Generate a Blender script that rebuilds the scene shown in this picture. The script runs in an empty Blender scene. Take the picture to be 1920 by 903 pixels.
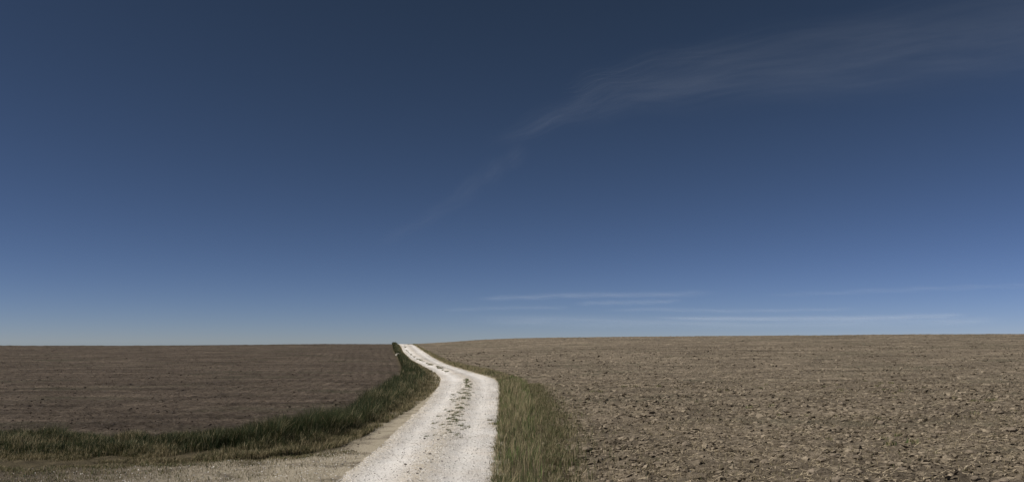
import bpy, math, random
import numpy as np

SC = bpy.context.scene
COL = SC.collection
rng = np.random.default_rng(7)
random.seed(7)

# ------------------------------------------------------------------ camera
F = 1500.0            # focal length in photograph pixels (1920 wide)
VH = 640.0            # photograph row of eye level
CAM_H = 2.45
cam = bpy.data.cameras.new('camera')
cam.sensor_width = 36.0
cam.lens = 36.0 * F / 1920.0
cam.shift_y = (VH - 451.5) / 1920.0
cam.clip_start = 0.1
cam.clip_end = 400000.0
cam_ob = bpy.data.objects.new('camera', cam)
cam_ob.location = (0, 0, CAM_H)
cam_ob.rotation_euler = (math.radians(90), 0, 0)
COL.objects.link(cam_ob)
SC.camera = cam_ob

# ------------------------------------------------------------------ sky, sun, exposure
SUN_AZ = math.radians(-108)     # clockwise from straight ahead (+Y): the sun stands to the left
SUN_EL = math.radians(46)
world = bpy.data.worlds.new('World')
SC.world = world
world.use_nodes = True
wn = world.node_tree
wn.nodes.clear()
w_out = wn.nodes.new('ShaderNodeOutputWorld')
w_bg = wn.nodes.new('ShaderNodeBackground')
w_sky = wn.nodes.new('ShaderNodeTexSky')
w_sky.sky_type = 'NISHITA'
w_sky.sun_disc = False
w_sky.sun_elevation = SUN_EL
w_sky.sun_rotation = SUN_AZ
w_sky.altitude = 0
w_sky.air_density = 0.5
w_sky.dust_density = 0.05
w_sky.ozone_density = 6.0
# polarising filter and film response: one curve per channel over the whole sky
w_sep = wn.nodes.new('ShaderNodeSeparateColor')
w_com = wn.nodes.new('ShaderNodeCombineColor')
for i, (p, k) in enumerate(((1.16, 0.61), (1.19, 0.487), (1.46, 0.283))):
    pw = wn.nodes.new('ShaderNodeMath'); pw.operation = 'POWER'; pw.inputs[1].default_value = p
    ml = wn.nodes.new('ShaderNodeMath'); ml.operation = 'MULTIPLY'; ml.inputs[1].default_value = k
    wn.links.new(w_sep.outputs[i], pw.inputs[0]); wn.links.new(pw.outputs[0], ml.inputs[0]); wn.links.new(ml.outputs[0], w_com.inputs[i])
w_bg.inputs['Strength'].default_value = 0.075
wn.links.new(w_sky.outputs[0], w_sep.inputs[0])
wn.links.new(w_com.outputs[0], w_bg.inputs[0])
wn.links.new(w_bg.outputs[0], w_out.inputs[0])

sun = bpy.data.lights.new('sun', 'SUN')
sun.energy = 5.0
sun.angle = math.radians(0.5)
sun.color = (1.0, 0.94, 0.86)
sun_ob = bpy.data.objects.new('sun', sun)
from mathutils import Vector
sd = Vector((math.sin(SUN_AZ) * math.cos(SUN_EL), math.cos(SUN_AZ) * math.cos(SUN_EL), math.sin(SUN_EL)))
sun_ob.rotation_euler = sd.to_track_quat('Z', 'Y').to_euler()
sun_ob.location = (-40, 20, 60)
COL.objects.link(sun_ob)

SC.render.engine = 'CYCLES'
SC.view_settings.view_transform = 'Standard'
SC.view_settings.look = 'None'
SC.view_settings.exposure = 0.0
SC.view_settings.gamma = 1.0

# ------------------------------------------------------------------ small maths
def pchip(xs, ys):
    xs = np.asarray(xs, float); ys = np.asarray(ys, float)
    h = np.diff(xs); dl = np.diff(ys) / h
    m = np.zeros_like(xs)
    m[0], m[-1] = dl[0], dl[-1]
    for i in range(1, len(xs) - 1):
        if dl[i - 1] * dl[i] > 0:
            w1 = 2 * h[i] + h[i - 1]; w2 = h[i] + 2 * h[i - 1]
            m[i] = (w1 + w2) / (w1 / dl[i - 1] + w2 / dl[i])
    def f(x):
        x = np.clip(np.asarray(x, float), xs[0], xs[-1])
        i = np.clip(np.searchsorted(xs, x) - 1, 0, len(h) - 1)
        t = (x - xs[i]) / h[i]
        t2, t3 = t * t, t * t * t
        return ((2*t3 - 3*t2 + 1) * ys[i] + (t3 - 2*t2 + t) * h[i] * m[i]
                + (3*t2 - 2*t3) * ys[i + 1] + (t3 - t2) * h[i] * m[i + 1])
    return f

def sstep(a, b, x):
    t = np.clip((np.asarray(x, float) - a) / (b - a), 0, 1)
    return t * t * (3 - 2 * t)

_perm = np.random.default_rng(3).random(65536)
def vnoise(x, y, seed=0):
    x = np.asarray(x, float); y = np.asarray(y, float)
    ca, sa = math.cos(0.7 + seed * 0.9), math.sin(0.7 + seed * 0.9)
    x, y = x * ca - y * sa + seed * 17.31, x * sa + y * ca + seed * 9.77
    xi = np.floor(x).astype(np.int64); yi = np.floor(y).astype(np.int64)
    fx = x - xi; fy = y - yi
    fx = fx * fx * (3 - 2 * fx); fy = fy * fy * (3 - 2 * fy)
    def hsh(a, b):
        return _perm[((a * 73856093) ^ (b * 19349663) ^ (seed * 83492791)) & 65535]
    return ((hsh(xi, yi) * (1 - fx) + hsh(xi + 1, yi) * fx) * (1 - fy)
            + (hsh(xi, yi + 1) * (1 - fx) + hsh(xi + 1, yi + 1) * fx) * fy) * 2 - 1

def fbm(x, y, oct=4, seed=0):
    s = 0; a = 1.0; k = 1.0; n = 0
    for o in range(oct):
        s = s + a * vnoise(x * k, y * k, seed + o); n += a; a *= 0.5; k *= 2.03
    return s / n

# ------------------------------------------------------------------ the lie of the land
prof = pchip([-400, 0, 44, 50, 57, 66, 75, 88, 100, 125, 155, 190, 300, 600, 4500],
             [0, 0, 0.0, 0.07, 0.21, 0.31, 0.42, 0.72, 1.07, 1.60, 1.93, 1.72, -3, -22, -260])
_dd = np.linspace(8, 158, 4000)
_vv = VH + F * (CAM_H - prof(_dd)) / _dd
def row_to_depth(v):                       # photograph row -> distance, for ground level with the road
    return np.interp(-np.asarray(v, float), -_vv, _dd)
def px(u, v):
    d = row_to_depth(v)
    return (np.asarray(u, float) - 960.0) * d / F, d

LE = [(898,628),(850,690),(800,747),(760,790),(735,812),(720,822),(710,825),(700,816),(690,799),(683,787),(675,772),(660,756),(645.6,747)]
RE = [(898,925),(850,931),(800,935),(760,937),(735,938),(722,937),(712,931),(705,914),(700,896),(690,862),(683,840),(670,813),(660,797),(652,785),(645.6,774)]
def edge(tab, ext0, ext1):
    v = np.array([t[0] for t in tab], float); u = np.array([t[1] for t in tab], float)
    x, d = px(u, v)
    d = np.concatenate([[-60, 0], d, [200, 270]])
    x = np.concatenate([ext0, x, ext1])
    return pchip(d, x)
xl_road = edge(LE, (-3.3, -3.2), (-35.5, -60))
xr_road = edge(RE, (-0.4, -0.4), (-32.6, -57))
def xc_road(d): return 0.5 * (xl_road(d) + xr_road(d))

right_hill = pchip([-1000, 2, 9, 25, 45, 130, 1500], [0, 0, 0.30, 1.22, 1.45, 2.0, 3.0])
def base_z(x, y):
    x = np.asarray(x, float); y = np.asarray(y, float)
    s = x - xr_road(y)
    z = prof(y) + right_hill(s) * sstep(44, 150, y)
    sl = xl_road(y) - x
    z = z - 0.32 * sstep(6, 55, sl) * sstep(40, 130, y)
    far = np.abs(x) + np.abs(y)
    return z + 0.05 * vnoise(x / 9, y / 9, 5) * sstep(4, 12, np.maximum(s, sl)) * (far < 500)

def poly_px(pts):
    x, d = px([p[0] for p in pts], [p[1] for p in pts])
    return np.stack([x, d], 1)
def inside(poly, x, y):
    c = np.zeros(len(x), bool); n = len(poly)
    for i in range(n):
        x0, y0 = poly[i]; x1, y1 = poly[(i + 1) % n]
        if y0 == y1: continue
        k = (y0 > y) != (y1 > y)
        c ^= k & (x < (x1 - x0) * (y - y0) / (y1 - y0) + x0)
    return c
def seg_dist(poly, x, y, closed=True):
    best = np.full(len(x), 1e9); n = len(poly)
    for i in range(n if closed else n - 1):
        a = poly[i]; b = poly[(i + 1) % n]
        e = b - a; L = (e * e).sum() + 1e-9
        t = np.clip(((x - a[0]) * e[0] + (y - a[1]) * e[1]) / L, 0, 1)
        best = np.minimum(best, np.hypot(x - a[0] - t * e[0], y - a[1] - t * e[1]))
    return best

VL_OUT = [(736,645.7),(738,657),(747,672),(754,690),(754,706),(736,722),(708,745),(680,765),(640,793),(590,812),(500,823),(300,828),(0,828),(-500,828)]
VL_IN = [(-500,880),(0,877),(300,870),(488,861),(582,851),(640,838),(690,815),(735,788),(775,765),(806,742),(823,722),(826,710),(817,700),(800,690),(787,683),(772,675),(756,660),(748,645.7)]
P_LEFT = poly_px(VL_OUT + VL_IN)
VR_OUT = [(777,645.7),(791,653),(822,668),(853,680),(915,692),(948,699),(978,711),(990,723),(998,745),(1010,775),(1020,812),(1022,850),(1024,898),(1028,960)]
VR_IN = [(924,960),(925,898),(930,850),(934,800),(937,760),(939,735),(938,722),(932,712),(915,705),(897,700),(862,690),(840,683),(813,670),(797,660),(774,645.7)]
P_RIGHT = poly_px(VR_OUT + VR_IN)
P_SHOULDER = poly_px([(-500,980),(700,980),(628,898),(690,850),(640,842),(582,853),(488,863),(300,872),(0,879),(-500,882)])

# ------------------------------------------------------------------ node helpers
def new_mat(name):
    m = bpy.data.materials.new(name); m.use_nodes = True
    nt = m.node_tree; nt.nodes.clear()
    out = nt.nodes.new('ShaderNodeOutputMaterial')
    return m, nt, out
def nd(nt, typ, **kw):
    n = nt.nodes.new(typ)
    for k, v in kw.items(): setattr(n, k, v)
    return n
def noise(nt, vec, scale, detail=4, rough=0.6, sc=None):
    n = nd(nt, 'ShaderNodeTexNoise')
    n.inputs['Scale'].default_value = scale; n.inputs['Detail'].default_value = detail
    n.inputs['Roughness'].default_value = rough
    if sc:
        mp = nd(nt, 'ShaderNodeMapping'); mp.inputs['Scale'].default_value = sc
        nt.links.new(vec, mp.inputs[0]); vec = mp.outputs[0]
    nt.links.new(vec, n.inputs['Vector'])
    return n.outputs['Fac']
def ramp(nt, fac, stops):
    r = nd(nt, 'ShaderNodeValToRGB')
    e = r.color_ramp.elements
    while len(e) < len(stops): e.new(0.5)
    for k, (p, c) in zip(e, stops):
        k.position = p; k.color = (*c, 1) if len(c) == 3 else c
    nt.links.new(fac, r.inputs[0])
    return r.outputs[0]
def g(v): return (v, v, v)
def mix(nt, fac, a, b, mode='MIX'):
    n = nd(nt, 'ShaderNodeMix', data_type='RGBA', blend_type=mode)
    for sock, val in ((n.inputs[0], fac), (n.inputs[6], a), (n.inputs[7], b)):
        if isinstance(val, (int, float)): sock.default_value = val
        elif isinstance(val, tuple): sock.default_value = (*val, 1)
        else: nt.links.new(val, sock)
    return n.outputs[2]
def attr(nt, name):
    a = nd(nt, 'ShaderNodeAttribute'); a.attribute_name = name
    return a
def principled(nt, out, color, rough=0.95, bump=None, bdist=0.02, bstr=1.0, spec=0.15):
    b = nd(nt, 'ShaderNodeBsdfPrincipled')
    b.inputs['Roughness'].default_value = rough
    b.inputs['Specular IOR Level'].default_value = spec
    if isinstance(color, tuple): b.inputs['Base Color'].default_value = (*color, 1)
    else: nt.links.new(color, b.inputs['Base Color'])
    if bump is not None:
        bp = nd(nt, 'ShaderNodeBump'); bp.inputs['Distance'].default_value = bdist
        bp.inputs['Strength'].default_value = bstr
        nt.links.new(bump, bp.inputs['Height']); nt.links.new(bp.outputs[0], b.inputs['Normal'])
    nt.links.new(b.outputs[0], out.inputs[0])
    return b

# ------------------------------------------------------------------ materials
def soil_material(name, dark, mid, pale, weed):
    m, nt, out = new_mat(name)
    tc = nd(nt, 'ShaderNodeTexCoord').outputs['Object']
    n1 = noise(nt, tc, 6.5, 9, 0.74)
    n2 = noise(nt, tc, 0.35, 5, 0.6, (0.6, 1.5, 1))
    n3 = noise(nt, tc, 2.2, 6, 0.7)
    n4 = noise(nt, tc, 34.0, 4, 0.7)
    c = ramp(nt, n1, [(0.39, dark), (0.50, mid), (0.62, pale)])
    c = mix(nt, ramp(nt, n3, [(0.35, g(0.0)), (0.70, g(0.6))]), c, pale)
    c = mix(nt, 1.0, c, ramp(nt, n2, [(0.34, g(0.66)), (0.66, g(1.22))]), 'MULTIPLY')
    n6 = noise(nt, tc, 1.0, 6, 0.7, (0.07, 0.75, 1))          # tillage passes
    c = mix(nt, 1.0, c, ramp(nt, n6, [(0.36, g(0.68)), (0.62, g(1.22))]), 'MULTIPLY')
    c = mix(nt, ramp(nt, n4, [(0.66, g(0.0)), (0.74, g(0.55))]), c, tuple(min(1, k * 1.8) for k in pale))
    n5 = noise(nt, tc, 0.13, 6, 0.7, (0.6, 1.8, 1))
    c = mix(nt, ramp(nt, n5, [(0.52, g(0.0)), (0.68, g(0.6))]), c, weed)
    # bare verge earth and the trodden gravel pull-in
    av = attr(nt, 'verge').outputs['Fac']
    c = mix(nt, av, c, ramp(nt, n3, [(0.35, (0.055, 0.046, 0.028)), (0.65, (0.13, 0.108, 0.066))]))
    ag = attr(nt, 'gravel').outputs['Fac']
    gm = noise(nt, tc, 0.9, 7, 0.72)
    mm = nd(nt, 'ShaderNodeMath', operation='MULTIPLY')
    nt.links.new(ag, mm.inputs[0]); nt.links.new(ramp(nt, gm, [(0.36, g(0.30)), (0.50, g(1.0))]), mm.inputs[1])
    gc = ramp(nt, n4, [(0.3, (0.28, 0.24, 0.175)), (0.6, (0.54, 0.48, 0.375))])
    c = mix(nt, mm.outputs[0], c, gc)
    hb = mix(nt, 0.5, n1, noise(nt, tc, 24.0, 5, 0.7), 'ADD')
    principled(nt, out, c, 0.97, hb, 0.09, 1.0, 0.1)
    return m
M_SOIL_L = soil_material('harrowed_brown_soil', (0.036, 0.027, 0.020), (0.078, 0.061, 0.047), (0.145, 0.118, 0.093), (0.056, 0.056, 0.036))
M_SOIL_R = soil_material('dry_tan_soil', (0.044, 0.034, 0.023), (0.150, 0.122, 0.090), (0.300, 0.252, 0.190), (0.095, 0.094, 0.062))

def road_material():
    m, nt, out = new_mat('crushed_limestone_gravel')
    tc = nd(nt, 'ShaderNodeTexCoord').outputs['Object']
    n1 = noise(nt, tc, 30.0, 6, 0.75)
    n2 = noise(nt, tc, 0.9, 5, 0.65)
    n3 = noise(nt, tc, 75.0, 2, 0.6)
    n4 = noise(nt, tc, 13.0, 5, 0.7)
    n5 = noise(nt, tc, 0.45, 4, 0.6, (1.6, 0.5, 1))
    c = ramp(nt, n1, [(0.30, (0.34, 0.32, 0.295)), (0.42, (0.58, 0.56, 0.535)), (0.68, (0.75, 0.73, 0.705))])
    c = mix(nt, ramp(nt, n2, [(0.40, g(0.0)), (0.66, g(0.6))]), c, (0.60, 0.53, 0.455))
    c = mix(nt, 1.0, c, ramp(nt, n5, [(0.35, g(0.72)), (0.65, g(1.12))]), 'MULTIPLY')
    c = mix(nt, ramp(nt, n4, [(0.30, g(0.55)), (0.38, g(0.0))]), c, (0.27, 0.245, 0.215))
    c = mix(nt, ramp(nt, n3, [(0.28, g(0.75)), (0.38, g(0.0))]), c, (0.20, 0.185, 0.165))
    rut = attr(nt, 'rut').outputs['Fac']
    c = mix(nt, rut, c, (0.77, 0.75, 0.72))
    e = attr(nt, 'edge').outputs['Fac']
    me = nd(nt, 'ShaderNodeMath', operation='MULTIPLY')
    nt.links.new(e, me.inputs[0]); nt.links.new(ramp(nt, noise(nt, tc, 3.0, 6, 0.7), [(0.32, g(0.35)), (0.55, g(1.0))]), me.inputs[1])
    c = mix(nt, me.outputs[0], c, (0.50, 0.445, 0.36))
    principled(nt, out, c, 0.95, n1, 0.03, 0.8, 0.15)
    return m
M_ROAD = road_material()

def attr_material(name, rough=0.9, translucent=0.0, spec=0.2, jitter=None):
    m, nt, out = new_mat(name)
    c = attr(nt, 'tint').outputs['Color']
    if jitter:
        tc = nd(nt, 'ShaderNodeTexCoord').outputs['Object']
        c = mix(nt, 1.0, c, ramp(nt, noise(nt, tc, jitter, 4, 0.7), [(0.3, g(0.6)), (0.7, g(1.3))]), 'MULTIPLY')
    b = principled(nt, out, c, rough, spec=spec)
    if translucent:
        t = nd(nt, 'ShaderNodeBsdfTranslucent'); nt.links.new(c, t.inputs[0])
        mx = nd(nt, 'ShaderNodeMixShader'); mx.inputs[0].default_value = translucent
        nt.links.new(b.outputs[0], mx.inputs[1]); nt.links.new(t.outputs[0], mx.inputs[2])
        nt.links.new(mx.outputs[0], out.inputs[0])
    return m
M_GRASS = attr_material('grass_blades', 0.7, 0.3, 0.25)
M_CLOD = attr_material('soil_clods', 0.97, 0, 0.1, 30.0)
M_STONE = attr_material('loose_stones', 0.9, 0, 0.2, 60.0)
M_STRAW = attr_material('dry_straw', 0.8, 0.1, 0.25)

# ------------------------------------------------------------------ mesh helpers
def mesh_np(name, verts, faces, mat, smooth=False, attrs=None):
    """faces: list of int arrays (n,3)/(n,4)"""
    me = bpy.data.meshes.new(name)
    verts = np.ascontiguousarray(verts, np.float32)
    me.vertices.add(len(verts)); me.vertices.foreach_set('co', verts.ravel())
    idx = np.concatenate([f.ravel() for f in faces]).astype(np.int32)
    cnt = np.concatenate([np.full(len(f), f.shape[1]) for f in faces]).astype(np.int32)
    st = np.concatenate([[0], np.cumsum(cnt)[:-1]]).astype(np.int32)
    me.loops.add(len(idx)); me.loops.foreach_set('vertex_index', idx)
    me.polygons.add(len(cnt)); me.polygons.foreach_set('loop_start', st)
    me.polygons.foreach_set('use_smooth', np.full(len(cnt), smooth))
    for k, a in (attrs or {}).items():
        a = np.asarray(a, np.float32)
        if a.ndim == 1:
            me.attributes.new(k, 'FLOAT', 'POINT').data.foreach_set('value', a)
        else:
            a4 = np.ones((len(a), 4), np.float32); a4[:, :3] = a
            me.attributes.new(k, 'FLOAT_COLOR', 'POINT').data.foreach_set('color', a4.ravel())
    me.update(calc_edges=True); me.validate()
    if mat: me.materials.append(mat)
    return me
def link(name, me, label=None, cat=None, group=None, kind=None, loc=None, parent=None):
    o = bpy.data.objects.new(name, me); COL.objects.link(o)
    if loc is not None: o.location = loc
    if label: o['label'] = label
    if cat: o['category'] = cat
    if group: o['group'] = group
    if kind: o['kind'] = kind
    if parent: o.parent = parent
    return o

# ------------------------------------------------------------------ the ground: one sheet, split along the road's middle into two fields
def relief(x, y, r):
    dl = xl_road(y) - x; dr = x - xr_road(y)
    off = np.maximum(dl, dr)                                # metres outside the road, negative on it
    inl = inside(P_LEFT, x, y); inr = inside(P_RIGHT, x, y); ins = inside(P_SHOULDER, x, y)
    near = r < 260
    sd = np.maximum(np.maximum(np.where(inl, 1, -1) * seg_dist(P_LEFT, x, y), np.where(inr, 1, -1) * seg_dist(P_RIGHT, x, y)),
                    np.where(ins, 1, -1) * seg_dist(P_SHOULDER, x, y))
    soft_v = sstep(-0.5, 0.5, sd)
    amp = (1 - 0.75 * soft_v) * sstep(0.1, 1.3, off) * near
    lump = (0.045 + 0.035 * (dr > 0)) * fbm(x / 0.50, y / 0.50, 3, 11) + 0.05 * np.abs(fbm(x / 0.26, y / 0.26, 2, 21)) + 0.045 * fbm(x / 1.7, y / 1.7, 2, 31)
    left = dl > 0
    wob = 0.25 * fbm(x / 6, y / 6, 2, 41)
    head = sstep(13, 15, dl + 4 * wob)                       # rows follow the track on the headland, then run across
    row = np.where(left, 0.027 * (0.55 + 0.9 * fbm(x / 2.3, y / 3.1, 3, 401)) * (np.sin(2 * np.pi * (dl + wob) / 0.75) * (1 - head) + np.sin(2 * np.pi * (y - 0.12 * x + 2 * wob) / 0.9) * head),
                   0.016 * np.sin(2 * np.pi * (dr + wob) / 0.85))
    z = amp * (lump + row)
    z = z + 0.05 * soft_v * sstep(0.15, 0.6, off) * near * (0.5 + 0.5 * fbm(x / 0.8, y / 0.8, 2, 51))    # verge stands a little proud
    z = z - 0.07 * sstep(-0.05, -0.5, off)                 # bed of the road
    return z, inl, inr, ins, off

def ground():
    fine = np.radians(np.linspace(-41, 41, 760))
    coarse = np.radians(np.linspace(41, 319, 48)[1:-1])
    th = np.concatenate([fine, coarse])                      # angle clockwise from +Y
    rad = np.concatenate([np.geomspace(0.6, 11.5, 14)[:-1], np.geomspace(11.5, 190, 540), np.geomspace(190, 4000, 36)[1:]])
    T, R = np.meshgrid(th, rad)
    j = np.where((R > 12) & (R < 200), 1.0, 0.0)
    X = R * np.sin(T); Y = R * np.cos(T)
    jr = np.random.default_rng(1)
    X = X + j * R * 0.0006 * jr.standard_normal(X.shape); Y = Y + j * R * 0.0012 * jr.standard_normal(X.shape)
    x = X.ravel(); y = Y.ravel(); r = R.ravel()
    dz, inl, inr, ins, off = relief(x, y, r)
    z = base_z(x, y) + dz
    soft = 0.35
    verge = np.zeros_like(x); nearm = r < 200
    k = np.where(nearm)[0]
    eL = seg_dist(P_LEFT, x[k], y[k]); eR = seg_dist(P_RIGHT, x[k], y[k])
    vl = np.where(inl[k], 1, 1 - sstep(0, soft, eL)); vr = np.where(inr[k], 1, 1 - sstep(0, soft, eR))
    verge[k] = np.maximum(vl, vr) * 0.9
    grav = np.where(ins, (0.12 + 0.83 * sstep(-9.5, -3.8, x)), 0.0) * 0.95
    grav = np.maximum(grav, (1 - sstep(0.1, np.where(x < xc_road(y), 0.45 + 1.0 * (1 - sstep(22, 40, y)), 0.3), off)) * (r < 400))
    n_t = len(th); n_r = len(rad)
    ii, jj = np.meshgrid(np.arange(n_r - 1), np.arange(n_t), indexing='ij')
    j2 = (jj + 1) % n_t
    q = np.stack([ii * n_t + jj, (ii + 1) * n_t + jj, (ii + 1) * n_t + j2, ii * n_t + j2], -1).reshape(-1, 4)[:, ::-1]
    ctr = np.array([[0, 0, base_z(0, 0)]])
    V = np.concatenate([np.stack([x, y, z], 1), ctr]); ci = len(V) - 1
    tri = np.stack([np.full(n_t, ci), (np.arange(n_t) + 1) % n_t, np.arange(n_t)], 1)
    verge = np.append(verge, 0.9); grav = np.append(grav, 0.0)
    for side, mat, nm, lab in ((-1, M_SOIL_L, 'field_left', 'harrowed dark brown field across the gravel track from the stubbly tan field'),
                          (1, M_SOIL_R, 'field_right', 'dry tan cloddy field with straw litter rising to a higher skyline')):
        def sel(f):
            c = V[f].mean(1); return f[((c[:, 0] - xc_road(c[:, 1])) * side) > 0]
        fq, ft = sel(q), sel(tri)
        used = np.unique(np.concatenate([fq.ravel(), ft.ravel()]))
        mp = np.full(len(V), -1); mp[used] = np.arange(len(used))
        fs = [mp[fq]] + ([mp[ft]] if len(ft) else [])
        me = mesh_np(nm, V[used], fs, mat, True, {'verge': verge[used], 'gravel': grav[used]})
        link(nm, me, lab, 'field', kind='structure')
ground()

# ------------------------------------------------------------------ the gravel road
def road_z(x, y):
    hw = 0.5 * (xr_road(y) - xl_road(y)); s = (x - xc_road(y)) / hw
    a = np.abs(s)
    z = 0.03 * (1 - a ** 2) + 0.025 * np.exp(-(s / 0.18) ** 2) - 0.03 * np.exp(-((a - 0.52) / 0.2) ** 2)
    return base_z(x, y) + z - 0.10 * sstep(0.93, 1.09, a) + 0.008 * fbm(x / 0.35, y / 0.35, 3, 61)
def road():
    d = np.concatenate([np.arange(-40, 12, 2.0), np.arange(12, 40, 0.10), np.arange(40, 90, 0.25), np.arange(90, 262, 0.7)])
    s = np.linspace(-1.10, 1.10, 45)
    D, S = np.meshgrid(d, s, indexing='ij')
    hw = 0.5 * (xr_road(D) - xl_road(D))
    wob = 0.15 * fbm(D / 0.9, S * 0 + np.sign(S) * 5, 4, 71) + 0.09 * fbm(D / 0.28, S * 0 + np.sign(S) * 9, 2, 75)
    X = xc_road(D) + S * hw + np.sign(S) * np.abs(S) ** 3 * wob
    x = X.ravel(); y = D.ravel(); sf = S.ravel()
    hwf = hw.ravel(); a = np.abs(sf)
    z = 0.03 * (1 - np.minimum(a, 1) ** 2) + 0.025 * np.exp(-(sf / 0.18) ** 2) - 0.03 * np.exp(-((a - 0.52) / 0.2) ** 2)
    z = base_z(x, y) + z - 0.10 * sstep(0.93, 1.09, a) + 0.008 * fbm(x / 0.35, y / 0.35, 3, 61)
    edge_a = np.where(sf < 0, sstep(0.60, 1.0, a) * (1 - sstep(26, 45, y) * 0.6), sstep(0.85, 1.0, a) * 0.8)
    edge_a = np.maximum(edge_a, 0.95 * np.exp(-(sf / 0.20) ** 2) * (1 - 0.5 * sstep(46, 56, y)))
    n = len(s)
    ii, jj = np.meshgrid(np.arange(len(d) - 1), np.arange(n - 1), indexing='ij')
    q = np.stack([ii * n + jj, ii * n + jj + 1, (ii + 1) * n + jj + 1, (ii + 1) * n + jj], -1).reshape(-1, 4)
    me = mesh_np('gravel_road', np.stack([x, y, z], 1), [q], M_ROAD, True, {'edge': edge_a, 'rut': 0.5 * np.exp(-((a - 0.50) / 0.17) ** 2)})
    link('gravel_road', me, 'pale crushed gravel track winding up to the crest', 'road', kind='structure')
road()

# ------------------------------------------------------------------ scatter helpers
def lump_template(seed, sub=1, rough=0.28):
    import bmesh
    bm = bmesh.new(); bmesh.ops.create_icosphere(bm, subdivisions=sub, radius=1.0)
    v = np.array([p.co[:] for p in bm.verts]); bm.verts.index_update()
    f = np.array([[q.index for q in p.verts] for p in bm.faces]); bm.free()
    r = np.random.default_rng(seed)
    v = v * (1 + rough * r.standard_normal((len(v), 1))) + 0.08 * r.standard_normal(v.shape)
    v[:, 2] *= 0.75
    return v, f
def octa_template(seed):
    v = np.array([[1,0,0],[-1,0,0],[0,1,0],[0,-1,0],[0,0,1],[0,0,-1]], float)
    f = np.array([[0,2,4],[2,1,4],[1,3,4],[3,0,4],[2,0,5],[1,2,5],[3,1,5],[0,3,5]])
    return v * (1 + 0.3 * np.random.default_rng(seed).standard_normal((6, 1))), f
def scatter(templates, pos, size, squash=0.65):
    """joined lumps: returns verts, faces, owner index"""
    n = len(pos); which = rng.integers(0, len(templates), n)
    a = rng.random(n) * 2 * np.pi
    tx, ty = rng.normal(0, 0.35, n), rng.normal(0, 0.35, n)
    sx = size * rng.uniform(0.75, 1.35, n); sy = size * rng.uniform(0.75, 1.2, n); sz = size * rng.uniform(0.35, 0.85, n) * squash / 0.65 * 0.8
    VV, FF, OO = [], [], []; base = 0
    for t, (tv, tf) in enumerate(templates):
        k = np.where(which == t)[0]
        if not len(k): continue
        v = np.repeat(tv[None], len(k), 0)
        x, y, z = v[..., 0] * sx[k, None], v[..., 1] * sy[k, None], v[..., 2] * sz[k, None]
        y, z = y * np.cos(tx[k])[:, None] - z * np.sin(tx[k])[:, None], y * np.sin(tx[k])[:, None] + z * np.cos(tx[k])[:, None]
        x, z = x * np.cos(ty[k])[:, None] + z * np.sin(ty[k])[:, None], -x * np.sin(ty[k])[:, None] + z * np.cos(ty[k])[:, None]
        ca, sa = np.cos(a[k])[:, None], np.sin(a[k])[:, None]
        x, y = x * ca - y * sa, x * sa + y * ca
        w = np.stack([x, y, z], -1) + pos[k][:, None]
        VV.append(w.reshape(-1, 3)); OO.append(np.repeat(k, len(tv)))
        FF.append((tf[None] + (base + np.arange(len(k)) * len(tv))[:, None, None]).reshape(-1, 3)); base += len(k) * len(tv)
    return np.concatenate(VV), np.concatenate(FF), np.concatenate(OO)

HALF = 0.70       # a little wider than the view
def wedge(n, d0, d1, p=1.0):
    d = d0 + (d1 - d0) * rng.random(n) ** p
    return rng.uniform(-1, 1, n) * (d * HALF + 1.5), d
def surf_z(x, y):
    return base_z(x, y) + relief(x, y, np.hypot(x, y))[0]

def field_points(n, d0, d1, side, p=1.0):
    x, y = wedge(n, d0, d1, p)
    off = (x - xr_road(y)) if side > 0 else (xl_road(y) - x)
    k = (off > 0.3) & ~inside(P_LEFT, x, y) & ~inside(P_RIGHT, x, y) & ~inside(P_SHOULDER, x, y)
    return x[k], y[k]

# ------------------------------------------------------------------ clods lying on the fields (too many to count) and the big ones, one by one
spots = [(1222,697),(1242,706),(1225,746),(1438,772),(1448,765),(1525,819),(1746,789),(1868,757),(1738,842),(1775,850),(1852,831),(1720,866),(1245,790),(1292,812),(1180,838),(1330,848),(1590,785),(1650,815),(1390,735),(1560,845),(1480,880),(1690,770),(1810,875),(1120,760),(1275,760),(1345,700),(1620,875),(1400,865)]
STALK_XY = [tuple(float(k) for k in px(u, v)) for u, v in spots]
def ico12(seed):
    p = (1 + 5 ** 0.5) / 2
    v = np.array([[-1,p,0],[1,p,0],[-1,-p,0],[1,-p,0],[0,-1,p],[0,1,p],[0,-1,-p],[0,1,-p],[p,0,-1],[p,0,1],[-p,0,-1],[-p,0,1]]) / 1.9
    f = np.array([[0,11,5],[0,5,1],[0,1,7],[0,7,10],[0,10,11],[1,5,9],[5,11,4],[11,10,2],[10,7,6],[7,1,8],[3,9,4],[3,4,2],[3,2,6],[3,6,8],[3,8,9],[4,9,5],[2,4,11],[6,2,10],[8,6,7],[9,8,1]])
    r = np.random.default_rng(seed)
    v = v * (1 + 0.30 * r.standard_normal((12, 1))); v[:, 2] *= 0.75
    return v, f
CLOD_T = [ico12(s) for s in range(10)]
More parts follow.
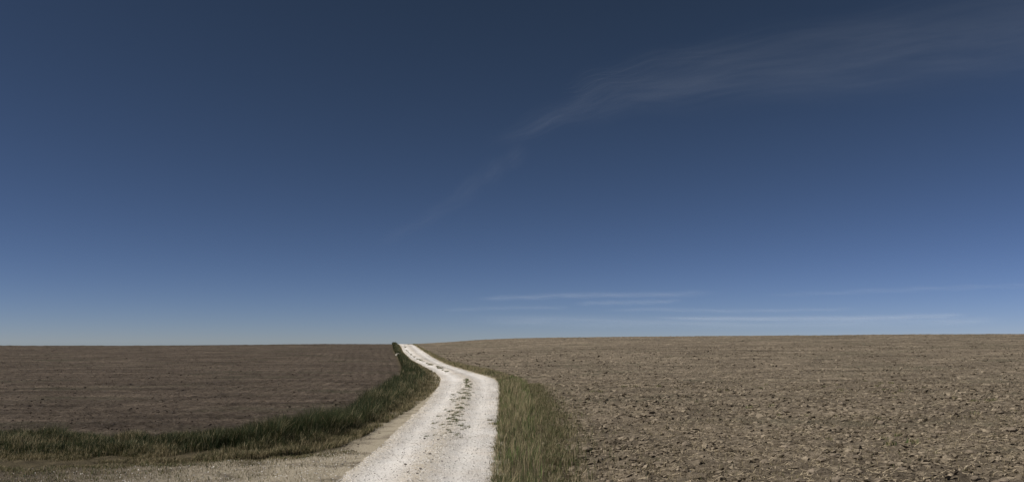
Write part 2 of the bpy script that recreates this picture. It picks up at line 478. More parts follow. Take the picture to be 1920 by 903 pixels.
def clods(side, mat_tints, counts, nm, lab):
    P, S = [], []
    for n, d0, d1, s0, s1 in counts:
        x, y = field_points(n, d0, d1, side)
        patch = fbm(x / 1.3, y / 1.3, 3, 81)
        k = rng.random(len(x)) < 0.45 + 0.9 * patch
        x, y = x[k], y[k]
        s = s0 + (s1 - s0) * rng.random(len(x)) ** 2.5
        P.append(np.stack([x, y, surf_z(x, y) + s * 0.1], 1)); S.append(s)
    P = np.concatenate(P); S = np.concatenate(S)
    V, Fc, O = scatter(CLOD_T, P, S)
    t0, t1 = np.array(mat_tints[0]), np.array(mat_tints[1])
    w = rng.random(len(P))[:, None] ** 1.3
    tint = (t0 * (1 - w) + t1 * w)
    link(nm, mesh_np(nm, V, [Fc], M_CLOD, False, {'tint': tint[O]}), lab, 'soil clods', kind='stuff')
    return len(P)
TR = ((0.085, 0.069, 0.049), (0.265, 0.222, 0.166))
TL = ((0.060, 0.047, 0.037), (0.130, 0.106, 0.084))
nr = clods(1, TR, [(42000, 13, 25, 0.016, 0.085), (38000, 25, 46, 0.022, 0.11), (22000, 46, 100, 0.04, 0.14)], 'soil_clods', 'crumbled tan clods strewn over the dry field')
nl = clods(-1, TL, [(9000, 16, 30, 0.015, 0.045), (12000, 30, 50, 0.02, 0.055), (9000, 50, 90, 0.03, 0.07)], 'soil_clods', 'fine dark brown crumbs strewn over the harrowed field')
print('clods', nr, nl)

def lump_mesh(nm, seed, tint, mat):
    v, f = lump_template(seed, 2, 0.0)
    r = np.random.default_rng(seed)
    ph = r.random((6, 3)) * 6.28; fr = r.normal(0, 2.2, (6, 3))
    disp = sum(np.sin(v @ fr[i] + ph[i, 0]) for i in range(6)) / 6
    v = v * (1 + 0.42 * disp[:, None]) + 0.03 * r.standard_normal(v.shape)
    v[:, 2] -= v[:, 2].min() * 0.75
    t = np.array(tint)[None] * (1 + 0.15 * r.standard_normal((len(v), 1)))
    return mesh_np(nm, v, [f], mat, False, {'tint': np.clip(t, 0.02, 1)})
BIG_R = [lump_mesh('soil_clod', 100 + i, (0.15 + 0.012 * i, 0.124 + 0.01 * i, 0.094 + 0.008 * i), M_CLOD) for i in range(6)]
BIG_L = [lump_mesh('soil_clod', 120 + i, (0.068 + 0.008 * i, 0.055 + 0.006 * i, 0.046 + 0.005 * i), M_CLOD) for i in range(5)]
for side, meshes, n, d0, d1, lab, grp in ((1, BIG_R, 480, 13.6, 36, 'large dry tan clod lying loose on the straw-littered field', 'large clods on the tan field'),
                                  (-1, BIG_L, 330, 19, 34, 'large dark brown clod lying loose on the harrowed field', 'large clods on the dark brown field')):
    x, y = field_points(n, d0, d1, side, 1.3)
    k = np.abs(x) < y * 0.66
    x, y = x[k][:200 if side > 0 else 45], y[k][:200 if side > 0 else 45]
    z = surf_z(x, y)
    for i in range(len(x)):
        if side > 0:
            look = ('darker tan clod', 'dry tan clod', 'pale tan clod')[(i % len(meshes)) // 2]
            e = float(seg_dist(P_RIGHT, x[i:i+1], y[i:i+1])[0])
            js = min(math.hypot(x[i] - a, y[i] - b) for a, b in STALK_XY)
            where = 'at the edge of the tangled verge grass' if e < 1.2 else 'beside a pale broken straw stalk' if js < 0.8 else 'lying loose on the straw-littered field'
            lab, grp = 'large %s %s' % (look, where), 'large %ss %s' % (look, where)
        o = link('soil_clod', meshes[i % len(meshes)], lab, 'clod', grp, loc=(x[i], y[i], z[i] - 0.012))
        s = rng.uniform(0.045, 0.10) * (1.0 if side > 0 else 0.6)
        o.scale = (s * rng.uniform(0.9, 1.4), s * rng.uniform(0.8, 1.2), s * rng.uniform(0.5, 0.9))
        o.rotation_euler = (0, 0, rng.uniform(0, 6.28))

# ------------------------------------------------------------------ gravel stones
GT = [octa_template(s) for s in range(8)]
def gravel():
    P, S, W = [], [], []
    for n, d0, d1, s0, s1 in ((26000, 13, 26, 0.005, 0.019), (14000, 26, 48, 0.008, 0.024), (4000, 48, 100, 0.012, 0.03)):
        y = rng.uniform(d0, d1, n); s = rng.uniform(-1.02, 1.02, n)
        x = xc_road(y) + s * 0.5 * (xr_road(y) - xl_road(y))
        keep = rng.random(n) < 0.45 + 0.55 * np.abs(np.sin(s * 3.0 + 1.57)) ** 0.5
        x, y = x[keep], y[keep]
        sz = s0 + (s1 - s0) * rng.random(len(x)) ** 2
        P.append(np.stack([x, y, road_z(x, y) + sz * 0.25], 1)); S.append(sz)
    # strays on the pull-in
    n = 7000
    x = rng.uniform(-13, -2.6, n); y = rng.uniform(12.8, 20, n)
    k = inside(P_SHOULDER, x, y) & (rng.random(n) < sstep(-13, -4, x) * 0.8 + 0.06)
    x, y = x[k], y[k]; sz = 0.005 + 0.014 * rng.random(len(x)) ** 2
    P.append(np.stack([x, y, surf_z(x, y) + sz * 0.25], 1)); S.append(sz)
    P = np.concatenate(P); S = np.concatenate(S)
    V, Fc, O = scatter(GT, P, S)
    w = rng.random(len(P))[:, None]
    tint = np.where(w < 0.12, np.array([[0.24, 0.225, 0.205]]), np.array([[0.60, 0.575, 0.54]]) + 0.22 * rng.random((len(P), 1)))
    link('loose_gravel', mesh_np('loose_gravel', V, [Fc], M_STONE, False, {'tint': tint[O]}), 'loose pale gravel chips scattered on the track', 'gravel', kind='stuff')
gravel()

# ------------------------------------------------------------------ grass
def blades(x, y, z, h, w, lean, tint, tipmul=1.25, segs=2):
    """bent tapering blades: 5 verts (quad + tip) each"""
    n = len(x)
    a = rng.random(n) * 2 * np.pi                             # facing
    b = a + np.pi / 2 + rng.normal(0, 0.5, n)                # bend direction
    dx, dy = np.cos(a) * w * 0.5, np.sin(a) * w * 0.5
    bx, by = np.cos(b), np.sin(b)
    V = np.zeros((n, 5, 3))
    for i, (t, ww) in enumerate(((0.0, 1.0), (0.55, 0.8))):
        ox, oy = bx * lean * h * t * t, by * lean * h * t * t
        zz = z + h * t * np.sqrt(np.maximum(0.2, 1 - (lean * t) ** 2 * 0.5)) - (0.03 if i == 0 else 0)
        V[:, 2*i] = np.stack([x + ox - dx * ww, y + oy - dy * ww, zz], 1)
        V[:, 2*i+1] = np.stack([x + ox + dx * ww, y + oy + dy * ww, zz], 1)
    V[:, 4] = np.stack([x + bx * lean * h, y + by * lean * h, z + h * np.sqrt(np.maximum(0.2, 1 - lean ** 2 * 0.5))], 1)
    i0 = np.arange(n) * 5
    q = np.stack([i0, i0 + 1, i0 + 3, i0 + 2], 1); t = np.stack([i0 + 2, i0 + 3, i0 + 4], 1)
    T = np.repeat(tint[:, None], 5, 1)
    T[:, 4] *= tipmul
    return V.reshape(-1, 3), q, t, T.reshape(-1, 3)
GREEN_D = np.array([0.022, 0.036, 0.014]); GREEN = np.array([0.050, 0.075, 0.024]); OLIVE = np.array([0.095, 0.100, 0.040]); STRAW = np.array([0.33, 0.275, 0.165]); LUSH = np.array([0.095, 0.145, 0.042])

def pick(weights, n):
    """weights: list of (array n, colour)"""
    W = np.stack([np.broadcast_to(w, (n,)) for w, _ in weights], 1); W = W / W.sum(1, keepdims=True)
    c = np.cumsum(W, 1); u = rng.random(n)[:, None]
    i = (u > c).sum(1).clip(0, len(weights) - 1)
    C = np.stack([c_ for _, c_ in weights])[i]
    return C * rng.uniform(0.75, 1.3, (n, 1))

def sample_poly(poly, n, d0, d1):
    y = rng.uniform(d0, d1, n)
    lo = max(poly[:, 0].min(), -0.72 * d1 - 1); hi = min(poly[:, 0].max(), 0.72 * d1 + 1)
    x = rng.uniform(lo, hi, n)
    k = inside(poly, x, y) & (np.abs(x) < 0.70 * y + 1)
    return x[k], y[k]

def grass_obj(parts, lab):
    V, Q, T, C = [], [], [], []; b = 0
    for v, q, t, c in parts:
        V.append(v); Q.append(q + b); T.append(t + b); C.append(c); b += len(v)
    print('grass', lab, sum(map(len, Q)))
    me = mesh_np('verge_grass', np.concatenate(V), [np.concatenate(Q), np.concatenate(T)], M_GRASS, False, {'tint': np.concatenate(C)})
    link('verge_grass', me, lab, 'grass', kind='stuff')

def left_verge():
    parts = []
    eo = poly_px(VL_OUT); ei = poly_px(VL_IN)
    for n, d0, d1, hs, ws in ((420000, 16, 22, 1.0, 1.0), (300000, 22, 32, 1.0, 1.15), (190000, 32, 46, 0.95, 1.5), (420000, 46, 100, 0.8, 2.4), (400000, 100, 157, 0.75, 4.0)):
        x, y = sample_poly(P_LEFT, n, d0, d1)
        din = seg_dist(ei, x, y, False); dout = seg_dist(eo, x, y, False)
        f = din / (din + dout + 1e-6)                        # 0 beside the gravel, 1 beside the field
        clump = fbm(x / 0.5, y / 0.5, 3, 91) + 0.6 * fbm(x / 1.9, y / 1.2, 2, 92) * (y < 24)
        dens = 0.36 + 0.55 * sstep(0.12, 0.5, f) + 0.85 * clump + sstep(-4.5, -8.5, x) * (y < 26) * (-0.22 + 0.9 * fbm(x / 1.6, y / 0.8, 2, 297))
        k = rng.random(len(x)) < dens
        x, y, f, clump = x[k], y[k], f[k], clump[k]
        m = len(x)
        tall = sstep(0.2, 0.55, f)
        patch = fbm(x / 1.1, y / 0.8, 3, 191); lowx = sstep(-4.5, -8.5, x) * (y < 26)
        h = (0.12 + 0.36 * tall) * np.clip(1 + 0.6 * clump, 0.2, 1.8) * (1 - 0.5 * lowx) * rng.uniform(0.4, 1.35, m) * hs
        tint = pick([(0.8 * tall + 0.05 + 0.5 * lowx * tall, GREEN_D), ((0.75 * tall + 0.2) * (1 - 0.4 * lowx), GREEN * np.array([0.85, 0.72, 0.8])), (0.3 + 0.2 * (1 - tall) + 0.3 * lowx, OLIVE * np.array([0.9, 0.8, 0.85])), (0.10 + 0.45 * (1 - tall) + 0.25 * lowx + 4.0 * np.clip(patch - 0.12, 0, 1), STRAW * 0.9)], m)  # greens browned a little and darkened: backlit shade put into the blade colour
        parts.append(blades(x, y, surf_z(x, y), h, rng.uniform(0.006, 0.012, m) * ws, rng.uniform(0.1, 0.75, m), tint))
    grass_obj(parts, 'tall green grass, tinted dark as if backlit, between the gravel and the harrowed brown field')
left_verge()

def right_verge():
    parts = []
    eo = poly_px(VR_OUT); ei = poly_px(VR_IN)
    for n, d0, d1, hs, ws in ((90000, 12.5, 22, 1.0, 0.9), (110000, 22, 32, 1.0, 1.1), (110000, 32, 46, 0.9, 1.5), (330000, 46, 100, 0.45, 2.5), (260000, 100, 157, 0.5, 4.4)):
        x, y = sample_poly(P_RIGHT, n, d0, d1)
        din = seg_dist(ei, x, y, False); dout = seg_dist(eo, x, y, False)
        f = din / (din + dout + 1e-6)
        clump = fbm(x / 0.45, y / 0.45, 3, 95); big = fbm(x / 1.6, y / 3.2, 2, 99)
        k = rng.random(len(x)) < 0.60 + 0.7 * clump - 0.45 * sstep(0.7, 1.0, f) + 0.35 * fbm(x / 0.9, y / 1.5, 2, 391)
        x, y, f, clump, big = x[k], y[k], f[k], clump[k], big[k]
        m = len(x)
        h = (0.20 + 0.14 * np.sin(np.pi * np.clip(f, 0, 1))) * np.clip(1 + 0.7 * clump + 0.5 * big, 0.3, 2) * rng.uniform(0.4, 1.35, m) * hs
        far = sstep(46, 60, y)
        tint = pick([(0.10 + 1.6 * np.clip(-big - 0.2, 0, 1), GREEN_D * 1.3), (0.25 + 0.6 * np.clip(big, 0, 1) , GREEN), (0.15 + (0.7 * sstep(0.5, 0.9, f) + 5.0 * np.clip(fbm(x / 0.5, y / 0.9, 3, 197) - 0.12, 0, 1)) * (1 - far), LUSH * 1.25), (0.40, OLIVE * 1.1), (1.05 + 0.4 * far + 6.0 * np.clip(fbm(x / 0.55, y / 1.1, 3, 193) - 0.05, 0, 1), STRAW * 1.1)], m)
        parts.append(blades(x, y, surf_z(x, y), h, rng.uniform(0.005, 0.010, m) * ws, rng.uniform(0.05, 0.6, m), tint))
        # tall dry seed stems
        j = rng.random(m) < 0.05
        q = j.sum()
        if y.max() < 50:
            parts.append(blades(x[j], y[j], surf_z(x[j], y[j]), rng.uniform(0.3, 0.55, q) * hs, np.full(q, 0.005) * ws, rng.uniform(0.05, 0.35, q), np.repeat(STRAW[None], q, 0) * rng.uniform(0.7, 1.2, (q, 1))))
    # tufts leaning over the gravel edge
    n = 26000
    y = rng.uniform(12.8, 50, n); x = xr_road(y) + rng.normal(0.13, 0.09, n)
    k = rng.random(n) < 0.30 + 1.1 * fbm(x / 0.3, y / 0.5, 3, 395)
    x, y = x[k], y[k]; m = len(x)
    parts.append(blades(x, y, base_z(x, y) - 0.01, rng.uniform(0.04, 0.2, m), rng.uniform(0.006, 0.012, m), rng.uniform(0.2, 0.9, m), pick([(0.6, GREEN_D * 1.3), (0.5, GREEN), (0.6, OLIVE), (0.6, STRAW * 0.8)], m)))
    # thin fringe running out into the stubble
    n = 60000
    y = rng.uniform(12.8, 44, n)
    xo = np.interp(y, eo[::-1, 1], eo[::-1, 0])
    e = rng.exponential(0.30, n); x = xo + e
    k = rng.random(n) < 0.40 + 0.5 * fbm(x / 0.6, y / 0.6, 2, 97)
    x, y = x[k], y[k]; m = len(x)
    tint = pick([(0.35, GREEN), (0.5, OLIVE), (0.9, STRAW * 0.75)], m)
    parts.append(blades(x, y, surf_z(x, y), rng.uniform(0.06, 0.26, m), rng.uniform(0.006, 0.012, m), rng.uniform(0.1, 0.8, m), tint))
    grass_obj(parts, 'tangled green and straw coloured grass between the gravel and the tan field')
right_verge()

def shoulder_grass():
    n = 240000
    x = rng.uniform(-16, -1.5, n); y = rng.uniform(12.8, 24, n)
    k = (inside(P_SHOULDER, x, y)) & (np.abs(x) < 0.7 * y + 1)
    x, y = x[k], y[k]
    e = seg_dist(poly_px(VL_IN[:8]), x, y, False)
    k = rng.random(len(x)) < (0.6 * (1 - sstep(0.1, 1.2, e)) + 0.30 * sstep(-4, -9, x) + 0.06) * np.clip(1 + 1.6 * fbm(x / 0.7, y / 0.4, 3, 33), 0, 2)
    x, y = x[k], y[k]; m = len(x)
    tint = pick([(0.2, GREEN), (0.6, OLIVE), (0.9, STRAW * 0.75)], m)
    grass_obj([blades(x, y, surf_z(x, y), rng.uniform(0.015, 0.085, m), rng.uniform(0.006, 0.012, m), rng.uniform(0.3, 1.0, m), tint)],
              'short sparse dry grass on the trodden pull-in beside the track')
shoulder_grass()

# ------------------------------------------------------------------ straw
def straw_litter():
    P = []
    for n, d0, d1, s in ((34000, 13, 28, 1.0), (26000, 28, 60, 1.4)):
        x, y = field_points(n, d0, d1, 1)
        k = rng.random(len(x)) < 0.5 + 0.8 * fbm(x / 2.0, y / 2.0, 3, 36)
        x, y = x[k], y[k]; P.append(np.stack([x, y, np.full(len(x), s)], 1))
    P = np.concatenate(P); x, y, s = P.T; m = len(x)
    a = rng.random(m) * 6.28; L = rng.uniform(0.04, 0.16, m) * s; w = rng.uniform(0.004, 0.009, m) * s
    z0 = surf_z(x, y) + 0.012 * s + 0.02; tilt = rng.normal(0.12, 0.25, m)
    ux, uy = np.cos(a), np.sin(a); nx, ny = -uy, ux
    V = np.zeros((m, 6, 3))
    for i, t in enumerate((-0.5, 0.05, 0.5)):
        lift = tilt * L * (t + 0.5) + (0.12 * L * rng.normal(0, 1, m) if i == 1 else 0)
        for j, sgn in enumerate((-1, 1)):
            V[:, 2*i+j] = np.stack([x + ux*L*t + nx*w*sgn*0.5, y + uy*L*t + ny*w*sgn*0.5, z0 + lift + 0.3*w*sgn], 1)
    i0 = np.arange(m) * 6
    q = np.concatenate([np.stack([i0, i0+1, i0+3, i0+2], 1), np.stack([i0+2, i0+3, i0+5, i0+4], 1)])
    t = np.array([[0.40, 0.335, 0.235]]) * rng.uniform(0.35, 1.4, (m, 1))
    link('straw_litter', mesh_np('straw_litter', V.reshape(-1, 3), [q], M_STRAW, False, {'tint': np.repeat(t, 6, 0)}), 'chopped pale straw littering the tan field', 'straw', kind='stuff')
straw_litter()

def stubble():
    P = []
    for n, d0, d1 in ((46000, 13, 26), (30000, 26, 50)):
        x, y = field_points(n, d0, d1, 1)
        k = rng.random(len(x)) < 0.35 + 0.9 * fbm(x / 1.5, y / 1.5, 3, 501)
        P.append(np.stack([x[k], y[k]], 1))
    x, y = np.concatenate(P).T; m = len(x)
    v, q, t, c = blades(x, y, surf_z(x, y), rng.uniform(0.03, 0.11, m), rng.uniform(0.006, 0.011, m), rng.uniform(0.1, 1.0, m),
                        pick([(1.0, STRAW * 0.95), (0.5, STRAW * 0.55), (0.35, OLIVE)], m))
    link('stubble', mesh_np('stubble', v, [q, t], M_GRASS, False, {'tint': c}), 'short dry stubble standing between the clods of the tan field', 'stubble', kind='stuff')
stubble()

def stalk_mesh(seed):
    """one broken dry stalk: bent tapering stem with a torn leaf, along X, resting on z = 0"""
    r = np.random.default_rng(seed)
    n = 8; k = 6
    t = np.linspace(-0.5, 0.5, n)
    cx = t; cy = 0.10 * np.sin(t * 4 + r.random() * 6) * r.uniform(0.3, 1); cz = 0.03 + 0.05 * r.random() * (t + 0.5) ** 2
    rad = 0.022 * (1 - 0.5 * (t + 0.5)) * (1 + 0.35 * (np.abs(t) < 0.08))
    a = np.arange(k) / k * 6.283
    V = np.stack([np.repeat(cx, k), np.repeat(cy, k) + np.outer(rad, np.cos(a)).ravel(), np.repeat(cz, k) + np.outer(rad, np.sin(a)).ravel()], 1)
    Fq = np.array([[i*k+j, i*k+(j+1) % k, (i+1)*k+(j+1) % k, (i+1)*k+j] for i in range(n-1) for j in range(k)])
    b = 0; m = 5; sgn = r.choice([-1, 1])
    lv = []
    for i in range(m):
        s = i / (m - 1); w = 0.035 * math.sin(math.pi * (0.15 + 0.8 * s))
        lx = 0.0 + 0.42 * s; ly = sgn * (0.02 + 0.22 * s * s); lz = 0.045 + 0.10 * math.sin(s * 2.6)
        lv += [[lx - w * 0.4, ly - w, lz], [lx + w * 0.4, ly + w, lz + 0.015]]
    lv = np.array(lv)
    Fl = np.array([[b+2*i, b+2*i+1, b+2*i+3, b+2*i+2] for i in range(m-1)])
    tn = lambda k: np.array([[0.52, 0.45, 0.33]]) * (1 + 0.08 * r.standard_normal((k, 1)))
    return (mesh_np('stem', V, [Fq], M_STRAW, True, {'tint': tn(len(V))}), mesh_np('leaf', lv, [Fl], M_STRAW, True, {'tint': tn(len(lv))}))
STALK = [stalk_mesh(s) for s in range(5)]
for i, (u, v) in enumerate(spots):
    x, y = px(u, v); x, y = float(x), float(y)
    o = link('straw_stalk', None, 'pale broken straw stalk lying on the tan field', 'straw stalk', 'pale stalks on the tan field', loc=(x, y, float(surf_z(np.array([x]), np.array([y]))[0]) + 0.005))
    s = rng.uniform(0.22, 0.36) * (1.35 if v < 760 else 1.0); o.scale = (s, s * 0.8, s * 0.8); o.rotation_euler = (0, rng.uniform(-0.1, 0.05), rng.normal(0, 0.6))
    for nm, me in zip(('stem', 'leaf'), STALK[i % 5]): link(nm, me, parent=o)

# ------------------------------------------------------------------ weed tufts on the track, one by one
def tuft_mesh(seed, n, hmin, hmax, spread, green=0.6, wid=(0.010, 0.022)):
    global rng
    keep = rng; rng = np.random.default_rng(seed)
    r = spread * np.sqrt(rng.random(n)); a = rng.random(n) * 6.283
    tint = pick([(green * 0.7, GREEN * 1.3), (green * 0.3, GREEN_D * 1.5), (1 - green, OLIVE * 1.25), ((1 - green) * 0.6, STRAW)], n)
    v, q, t, c = blades(r * np.cos(a), r * np.sin(a), np.zeros(n), rng.uniform(hmin, hmax, n), rng.uniform(*wid, n), rng.uniform(0.3, 0.95, n), tint)
    rng = keep
    return mesh_np('weed_tuft', v, [q, t], M_GRASS, False, {'tint': c})
TUFT = [tuft_mesh(200 + i, 50, 0.03, 0.10, 0.13, 0.72, (0.009, 0.016)) for i in range(6)]
TUFT_FAR = [tuft_mesh(220 + i, 30, 0.05, 0.13, 0.14, 0.35, (0.02, 0.035)) for i in range(5)]
def place(name, me, x, y, s, lab, cat, grp=None, on_road=True, sz=None):
    z = float(road_z(np.array([x]), np.array([y]))[0]) if on_road else float(surf_z(np.array([x]), np.array([y]))[0])
    o = link(name, me, lab, cat, grp, loc=(x, y, z))
    o.scale = (s, s, sz or s); o.rotation_euler = (0, 0, rng.uniform(0, 6.28))
    return o
mid = [(875,713),(878,722),(874,733),(867,745),(862,757),(857,768),(852,780),(847,795),(844,806)]
mx_, my_ = px([p[0] for p in mid], [p[1] for p in mid])
o_ = np.argsort(my_); midx = lambda d: np.interp(d, my_[o_], mx_[o_])
v_list = 711 + (822 - 711) * rng.random(170) ** 1.3
for i, v in enumerate(sorted(v_list)):
    d = float(row_to_depth(v)); wv = 0.06 + 0.20 * float(sstep(715, 750, v))
    place('weed_tuft', TUFT[i % 6], float(midx(d)) + rng.normal(0, wv), d, rng.uniform(0.3, 0.85) * (1 - 0.5 * float(sstep(790, 838, v))), 'small green weed tuft on the middle ridge of the level gravel stretch', 'weed', 'weeds along the middle of the level track')
up = [(841,699),(832,694),(824,690),(815,687),(800,681),(790,676),(780,671),(774,667),(767,662),(763,658),(760,650),(758,646)]
ux_, uy_ = px([p[0] for p in up], [p[1] for p in up])
for i in range(90):
    t = rng.random() ** 0.9
    d = uy_[0] + (152 - uy_[0]) * t
    if vnoise(np.array([d / 2.5]), np.array([0.3]), 4)[0] < -0.35: continue
    thick = 1.5 if 62 < d < 72 else 1.0
    place('weed_tuft', TUFT_FAR[i % 5], float(np.interp(d, uy_, ux_)) + rng.normal(0, 0.06 * thick), float(d), rng.uniform(0.45, 1.0) * thick, 'weed tuft in the thin middle line of the climbing track', 'weed', 'weeds along the middle of the climbing track')
EDGE_T = tuft_mesh(300, 130, 0.04, 0.16, 0.24, 0.4, (0.010, 0.020))
for (u, v), s, lab in (((928, 795), 0.9, 'dark leafy weed clump spilling onto the gravel from the tangled verge'), ((920, 788), 0.45, 'small weed clump on the gravel beside the larger dark clump')):
    x, y = px(u, v); place('weed_clump', EDGE_T, float(x), float(y), s, lab, 'weed')
CREST = tuft_mesh(310, 200, 0.06, 0.62, 0.6, 0.5, (0.04, 0.07))
for u, v, s, lab in ((740, 646.3, 0.8, 'bushy grass tuft at the crest between track and harrowed field'), (779, 646.6, 0.6, 'bushy grass tuft at the crest between track and tan field')):
    x, y = px(u, v); place('grass_tuft', CREST, float(x), float(y), s, lab, 'grass tuft', None, False)

# dull green seedlings in the tan field
SEED = [tuft_mesh(330 + i, 36, 0.04, 0.13, 0.13, 0.5, (0.012, 0.024)) for i in range(4)]
gx, gy = field_points(500, 14, 48, 1)
pk = fbm(gx / 3.0, gy / 3.0, 3, 511) > 0.08
gx, gy = gx[pk], gy[pk]; pk = np.abs(gx) < gy * 0.66; gx, gy = gx[pk][:70], gy[pk][:70]
for i in range(len(gx)):
    place('weed_seedling', SEED[i % 4], float(gx[i]), float(gy[i]), rng.uniform(0.6, 1.3), 'dull green weed seedling rooted among the clods of the tan field', 'weed', 'weed seedlings in the tan field', False)

# dark stones on the gravel and the pale stone in the verge
DARK = [lump_mesh('dark_stone', 400 + i, (0.17, 0.155, 0.135), M_STONE) for i in range(3)]
for i, (u, v) in enumerate([(796,824),(821,828),(795,852),(806,856),(765,889),(782,893),(788,884),(760,873),(828,867),(905,745),(843,722)]):
    x, y = px(u, v); s = rng.uniform(0.018, 0.034)
    o = place('dark_stone', DARK[i % 3], float(x), float(y), s, 'dark grey stone lying on the pale gravel track', 'stone', 'dark stones on the gravel', True, s * 0.8)
PALE = lump_mesh('pale_stone', 420, (0.36, 0.34, 0.29), M_STONE)
x, y = px(747, 668); place('pale_stone', PALE, float(x), float(y), 0.28, 'pale rounded field stone in the grass beside the climbing track', 'stone', None, False)

# ------------------------------------------------------------------ cirrus, 2.5 km up
def cloud_material(name, dens, stretch, seed):
    m, nt, out = new_mat(name)
    uv = nd(nt, 'ShaderNodeUVMap').outputs[0]
    n1 = noise(nt, uv, 1.0, 7, 0.62, (stretch[0], stretch[1], 1))
    n2 = noise(nt, uv, 1.0, 4, 0.6, (stretch[0] * 0.35, stretch[1] * 0.25, 1))
    for o in nt.nodes:
        if o.type == 'MAPPING': o.inputs['Location'].default_value = (seed * 3.7, seed * 1.9, seed)
    fall = attr(nt, 'fall').outputs['Fac']
    f1 = ramp(nt, n1, [(0.30, g(0.0)), (0.75, g(1.0))])
    f2 = ramp(nt, n2, [(0.25, g(0.25)), (0.7, g(1.0))])
    a = nd(nt, 'ShaderNodeMath', operation='MULTIPLY'); nt.links.new(f1, a.inputs[0]); nt.links.new(f2, a.inputs[1])
    b = nd(nt, 'ShaderNodeMath', operation='MULTIPLY'); nt.links.new(a.outputs[0], b.inputs[0]); nt.links.new(fall, b.inputs[1])
    c = nd(nt, 'ShaderNodeMath', operation='MULTIPLY'); nt.links.new(b.outputs[0], c.inputs[0]); c.inputs[1].default_value = dens
    tr = nd(nt, 'ShaderNodeBsdfTransparent'); tl = nd(nt, 'ShaderNodeBsdfTranslucent'); tl.inputs[0].default_value = (0.76, 0.84, 0.96, 1)
    df = nd(nt, 'ShaderNodeBsdfDiffuse'); df.inputs[0].default_value = (0.76, 0.84, 0.96, 1)
    h = nd(nt, 'ShaderNodeMixShader'); h.inputs[0].default_value = 0.3
    nt.links.new(tl.outputs[0], h.inputs[1]); nt.links.new(df.outputs[0], h.inputs[2])
    mx = nd(nt, 'ShaderNodeMixShader'); nt.links.new(c.outputs[0], mx.inputs[0])
    nt.links.new(tr.outputs[0], mx.inputs[1]); nt.links.new(h.outputs[0], mx.inputs[2])
    nt.links.new(mx.outputs[0], out.inputs[0])
    return m
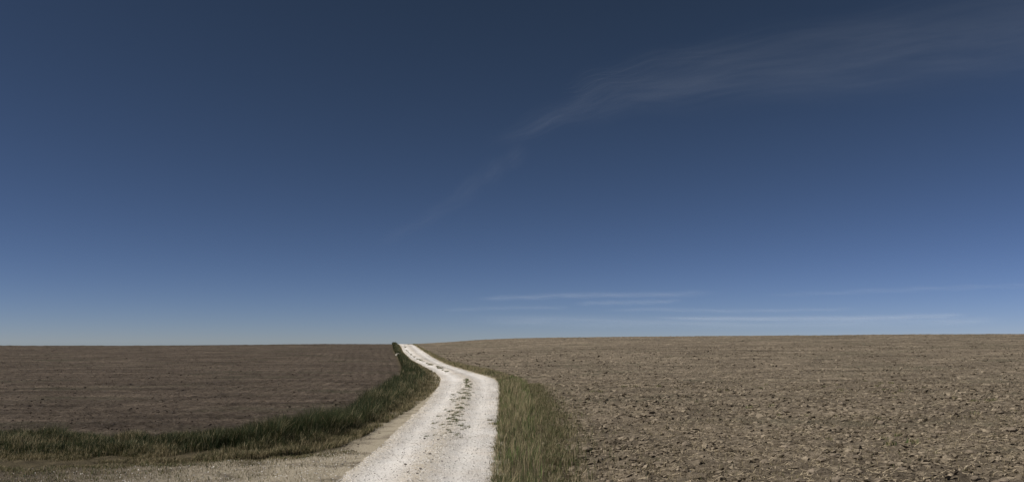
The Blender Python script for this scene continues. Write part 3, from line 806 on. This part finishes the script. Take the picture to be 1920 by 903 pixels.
def cloud(pts, dens, stretch, lab, seed, alt=2500.0, layers=3):
    """pts: (u, v, half width in rows) along the streak; a stack of thin veils at cirrus height"""
    p = np.array(pts, float); tt = np.linspace(0, 1, len(p)); N, K = 70, 14
    ts = np.linspace(0, 1, N); q = np.stack([pchip(tt, p[:, i])(ts) for i in range(3)], 1)
    V, Fq, UV, FA = [], [], [], []
    for L in range(layers):
        z = alt + 60.0 * L
        tan = np.gradient(q[:, :2], axis=0); nrm = np.stack([-tan[:, 1], tan[:, 0]], 1); nrm /= np.linalg.norm(nrm, axis=1)[:, None] + 1e-9
        for i in range(N):
            for j in range(K + 1):
                s = 2 * j / K - 1
                u, v = q[i, :2] + nrm[i] * q[i, 2] * s
                v = min(v, 632.0)
                d = F * (alt - CAM_H) / (VH - v)
                V.append(((u - 960) * d / F, d, z + 25 * math.sin(i * 0.5 + L) + 15 * math.sin(j * 1.3)))
                UV.append((ts[i] * 4 + L * 0.7, s + L * 0.3))
                e = min(1, ts[i] / 0.16) * min(1, (1 - ts[i]) / 0.16 if pts[-1][0] < 1900 else 1)
                FA.append((math.cos(s * math.pi / 2) ** 1.5) * (e * e * (3 - 2 * e)))
        b = L * N * (K + 1)
        ii, jj = np.meshgrid(np.arange(N - 1), np.arange(K), indexing='ij')
        Fq.append((np.stack([ii * (K+1) + jj, (ii+1) * (K+1) + jj, (ii+1) * (K+1) + jj + 1, ii * (K+1) + jj + 1], -1) + b).reshape(-1, 4))
    V = np.array(V); ctr = V.mean(0)
    me = mesh_np('cirrus_cloud', V - ctr, Fq, cloud_material('cirrus_%d' % seed, dens, stretch, seed), True, {'fall': np.array(FA)})
    ul = me.uv_layers.new(name='UVMap')
    vi = np.empty(len(me.loops), np.int32); me.loops.foreach_get('vertex_index', vi)
    ul.data.foreach_set('uv', np.array(UV, np.float32)[vi].ravel())
    link('cirrus_cloud', me, lab, 'cloud', 'thin cirrus streaks', loc=ctr)
cloud([(690,468,8),(760,436,12),(830,398,18),(900,346,26),(950,312,24),(1000,280,22)], 0.015, (2.0, 3.0), 'small faint cirrus wisp hanging low over the track', 1)
cloud([(900,286,14),(990,250,20),(1070,221,28),(1160,192,40),(1290,170,56),(1500,142,72),(1720,118,82),(1960,84,90),(2300,20,96)], 0.034, (1.6, 2.6), 'long broad cirrus band sweeping up across the blue sky', 2)
cloud([(1040,190,10),(1120,160,16),(1260,125,24),(1560,76,32),(1906,25,50),(2300,-30,54)], 0.022, (1.6, 2.0), 'faint thin cirrus veil above the broad cloud band', 3)
cloud([(880,562,3),(980,559,5),(1100,555,6),(1220,554,6),(1360,551,4)], 0.12, (2.5, 3.0), 'thin flat cirrus streak, highest of the low ones over the tan field', 4)
cloud([(1070,571,3),(1140,569,5),(1210,568,5),(1290,565,3)], 0.11, (2.5, 3.0), 'short thin cirrus streak just below the highest low streak', 5)
cloud([(1200,596,3),(1400,598,5),(1620,597,6),(1720,594,6),(1830,591,3)], 0.20, (2.5, 3.0), 'bright narrow cirrus streak close above the tan field skyline', 6)
cloud([(850,600,10),(1100,603,14),(1400,607,12),(1750,604,10),(1890,600,8)], 0.09, (2.0, 2.0), 'wide pale cirrus haze band lying on the tan field skyline', 7)
cloud([(1420,556,2),(1560,551,4),(1700,545,5),(1830,540,4),(1960,537,3)], 0.055, (2.0, 2.0), 'faint thin cirrus thread slanting gently above the bright narrow streak', 8)
cloud([(1120,583,2),(1240,581,4),(1380,584,4),(1520,582,3),(1620,580,2)], 0.09, (2.5, 2.0), 'faint thin cirrus thread between the short streak and the haze band', 9)
cloud([(820,583,2),(900,580,4),(1000,578,4),(1080,578,2)], 0.07, (2.5, 2.0), 'short faint cirrus thread low over the end of the gravel track', 10)
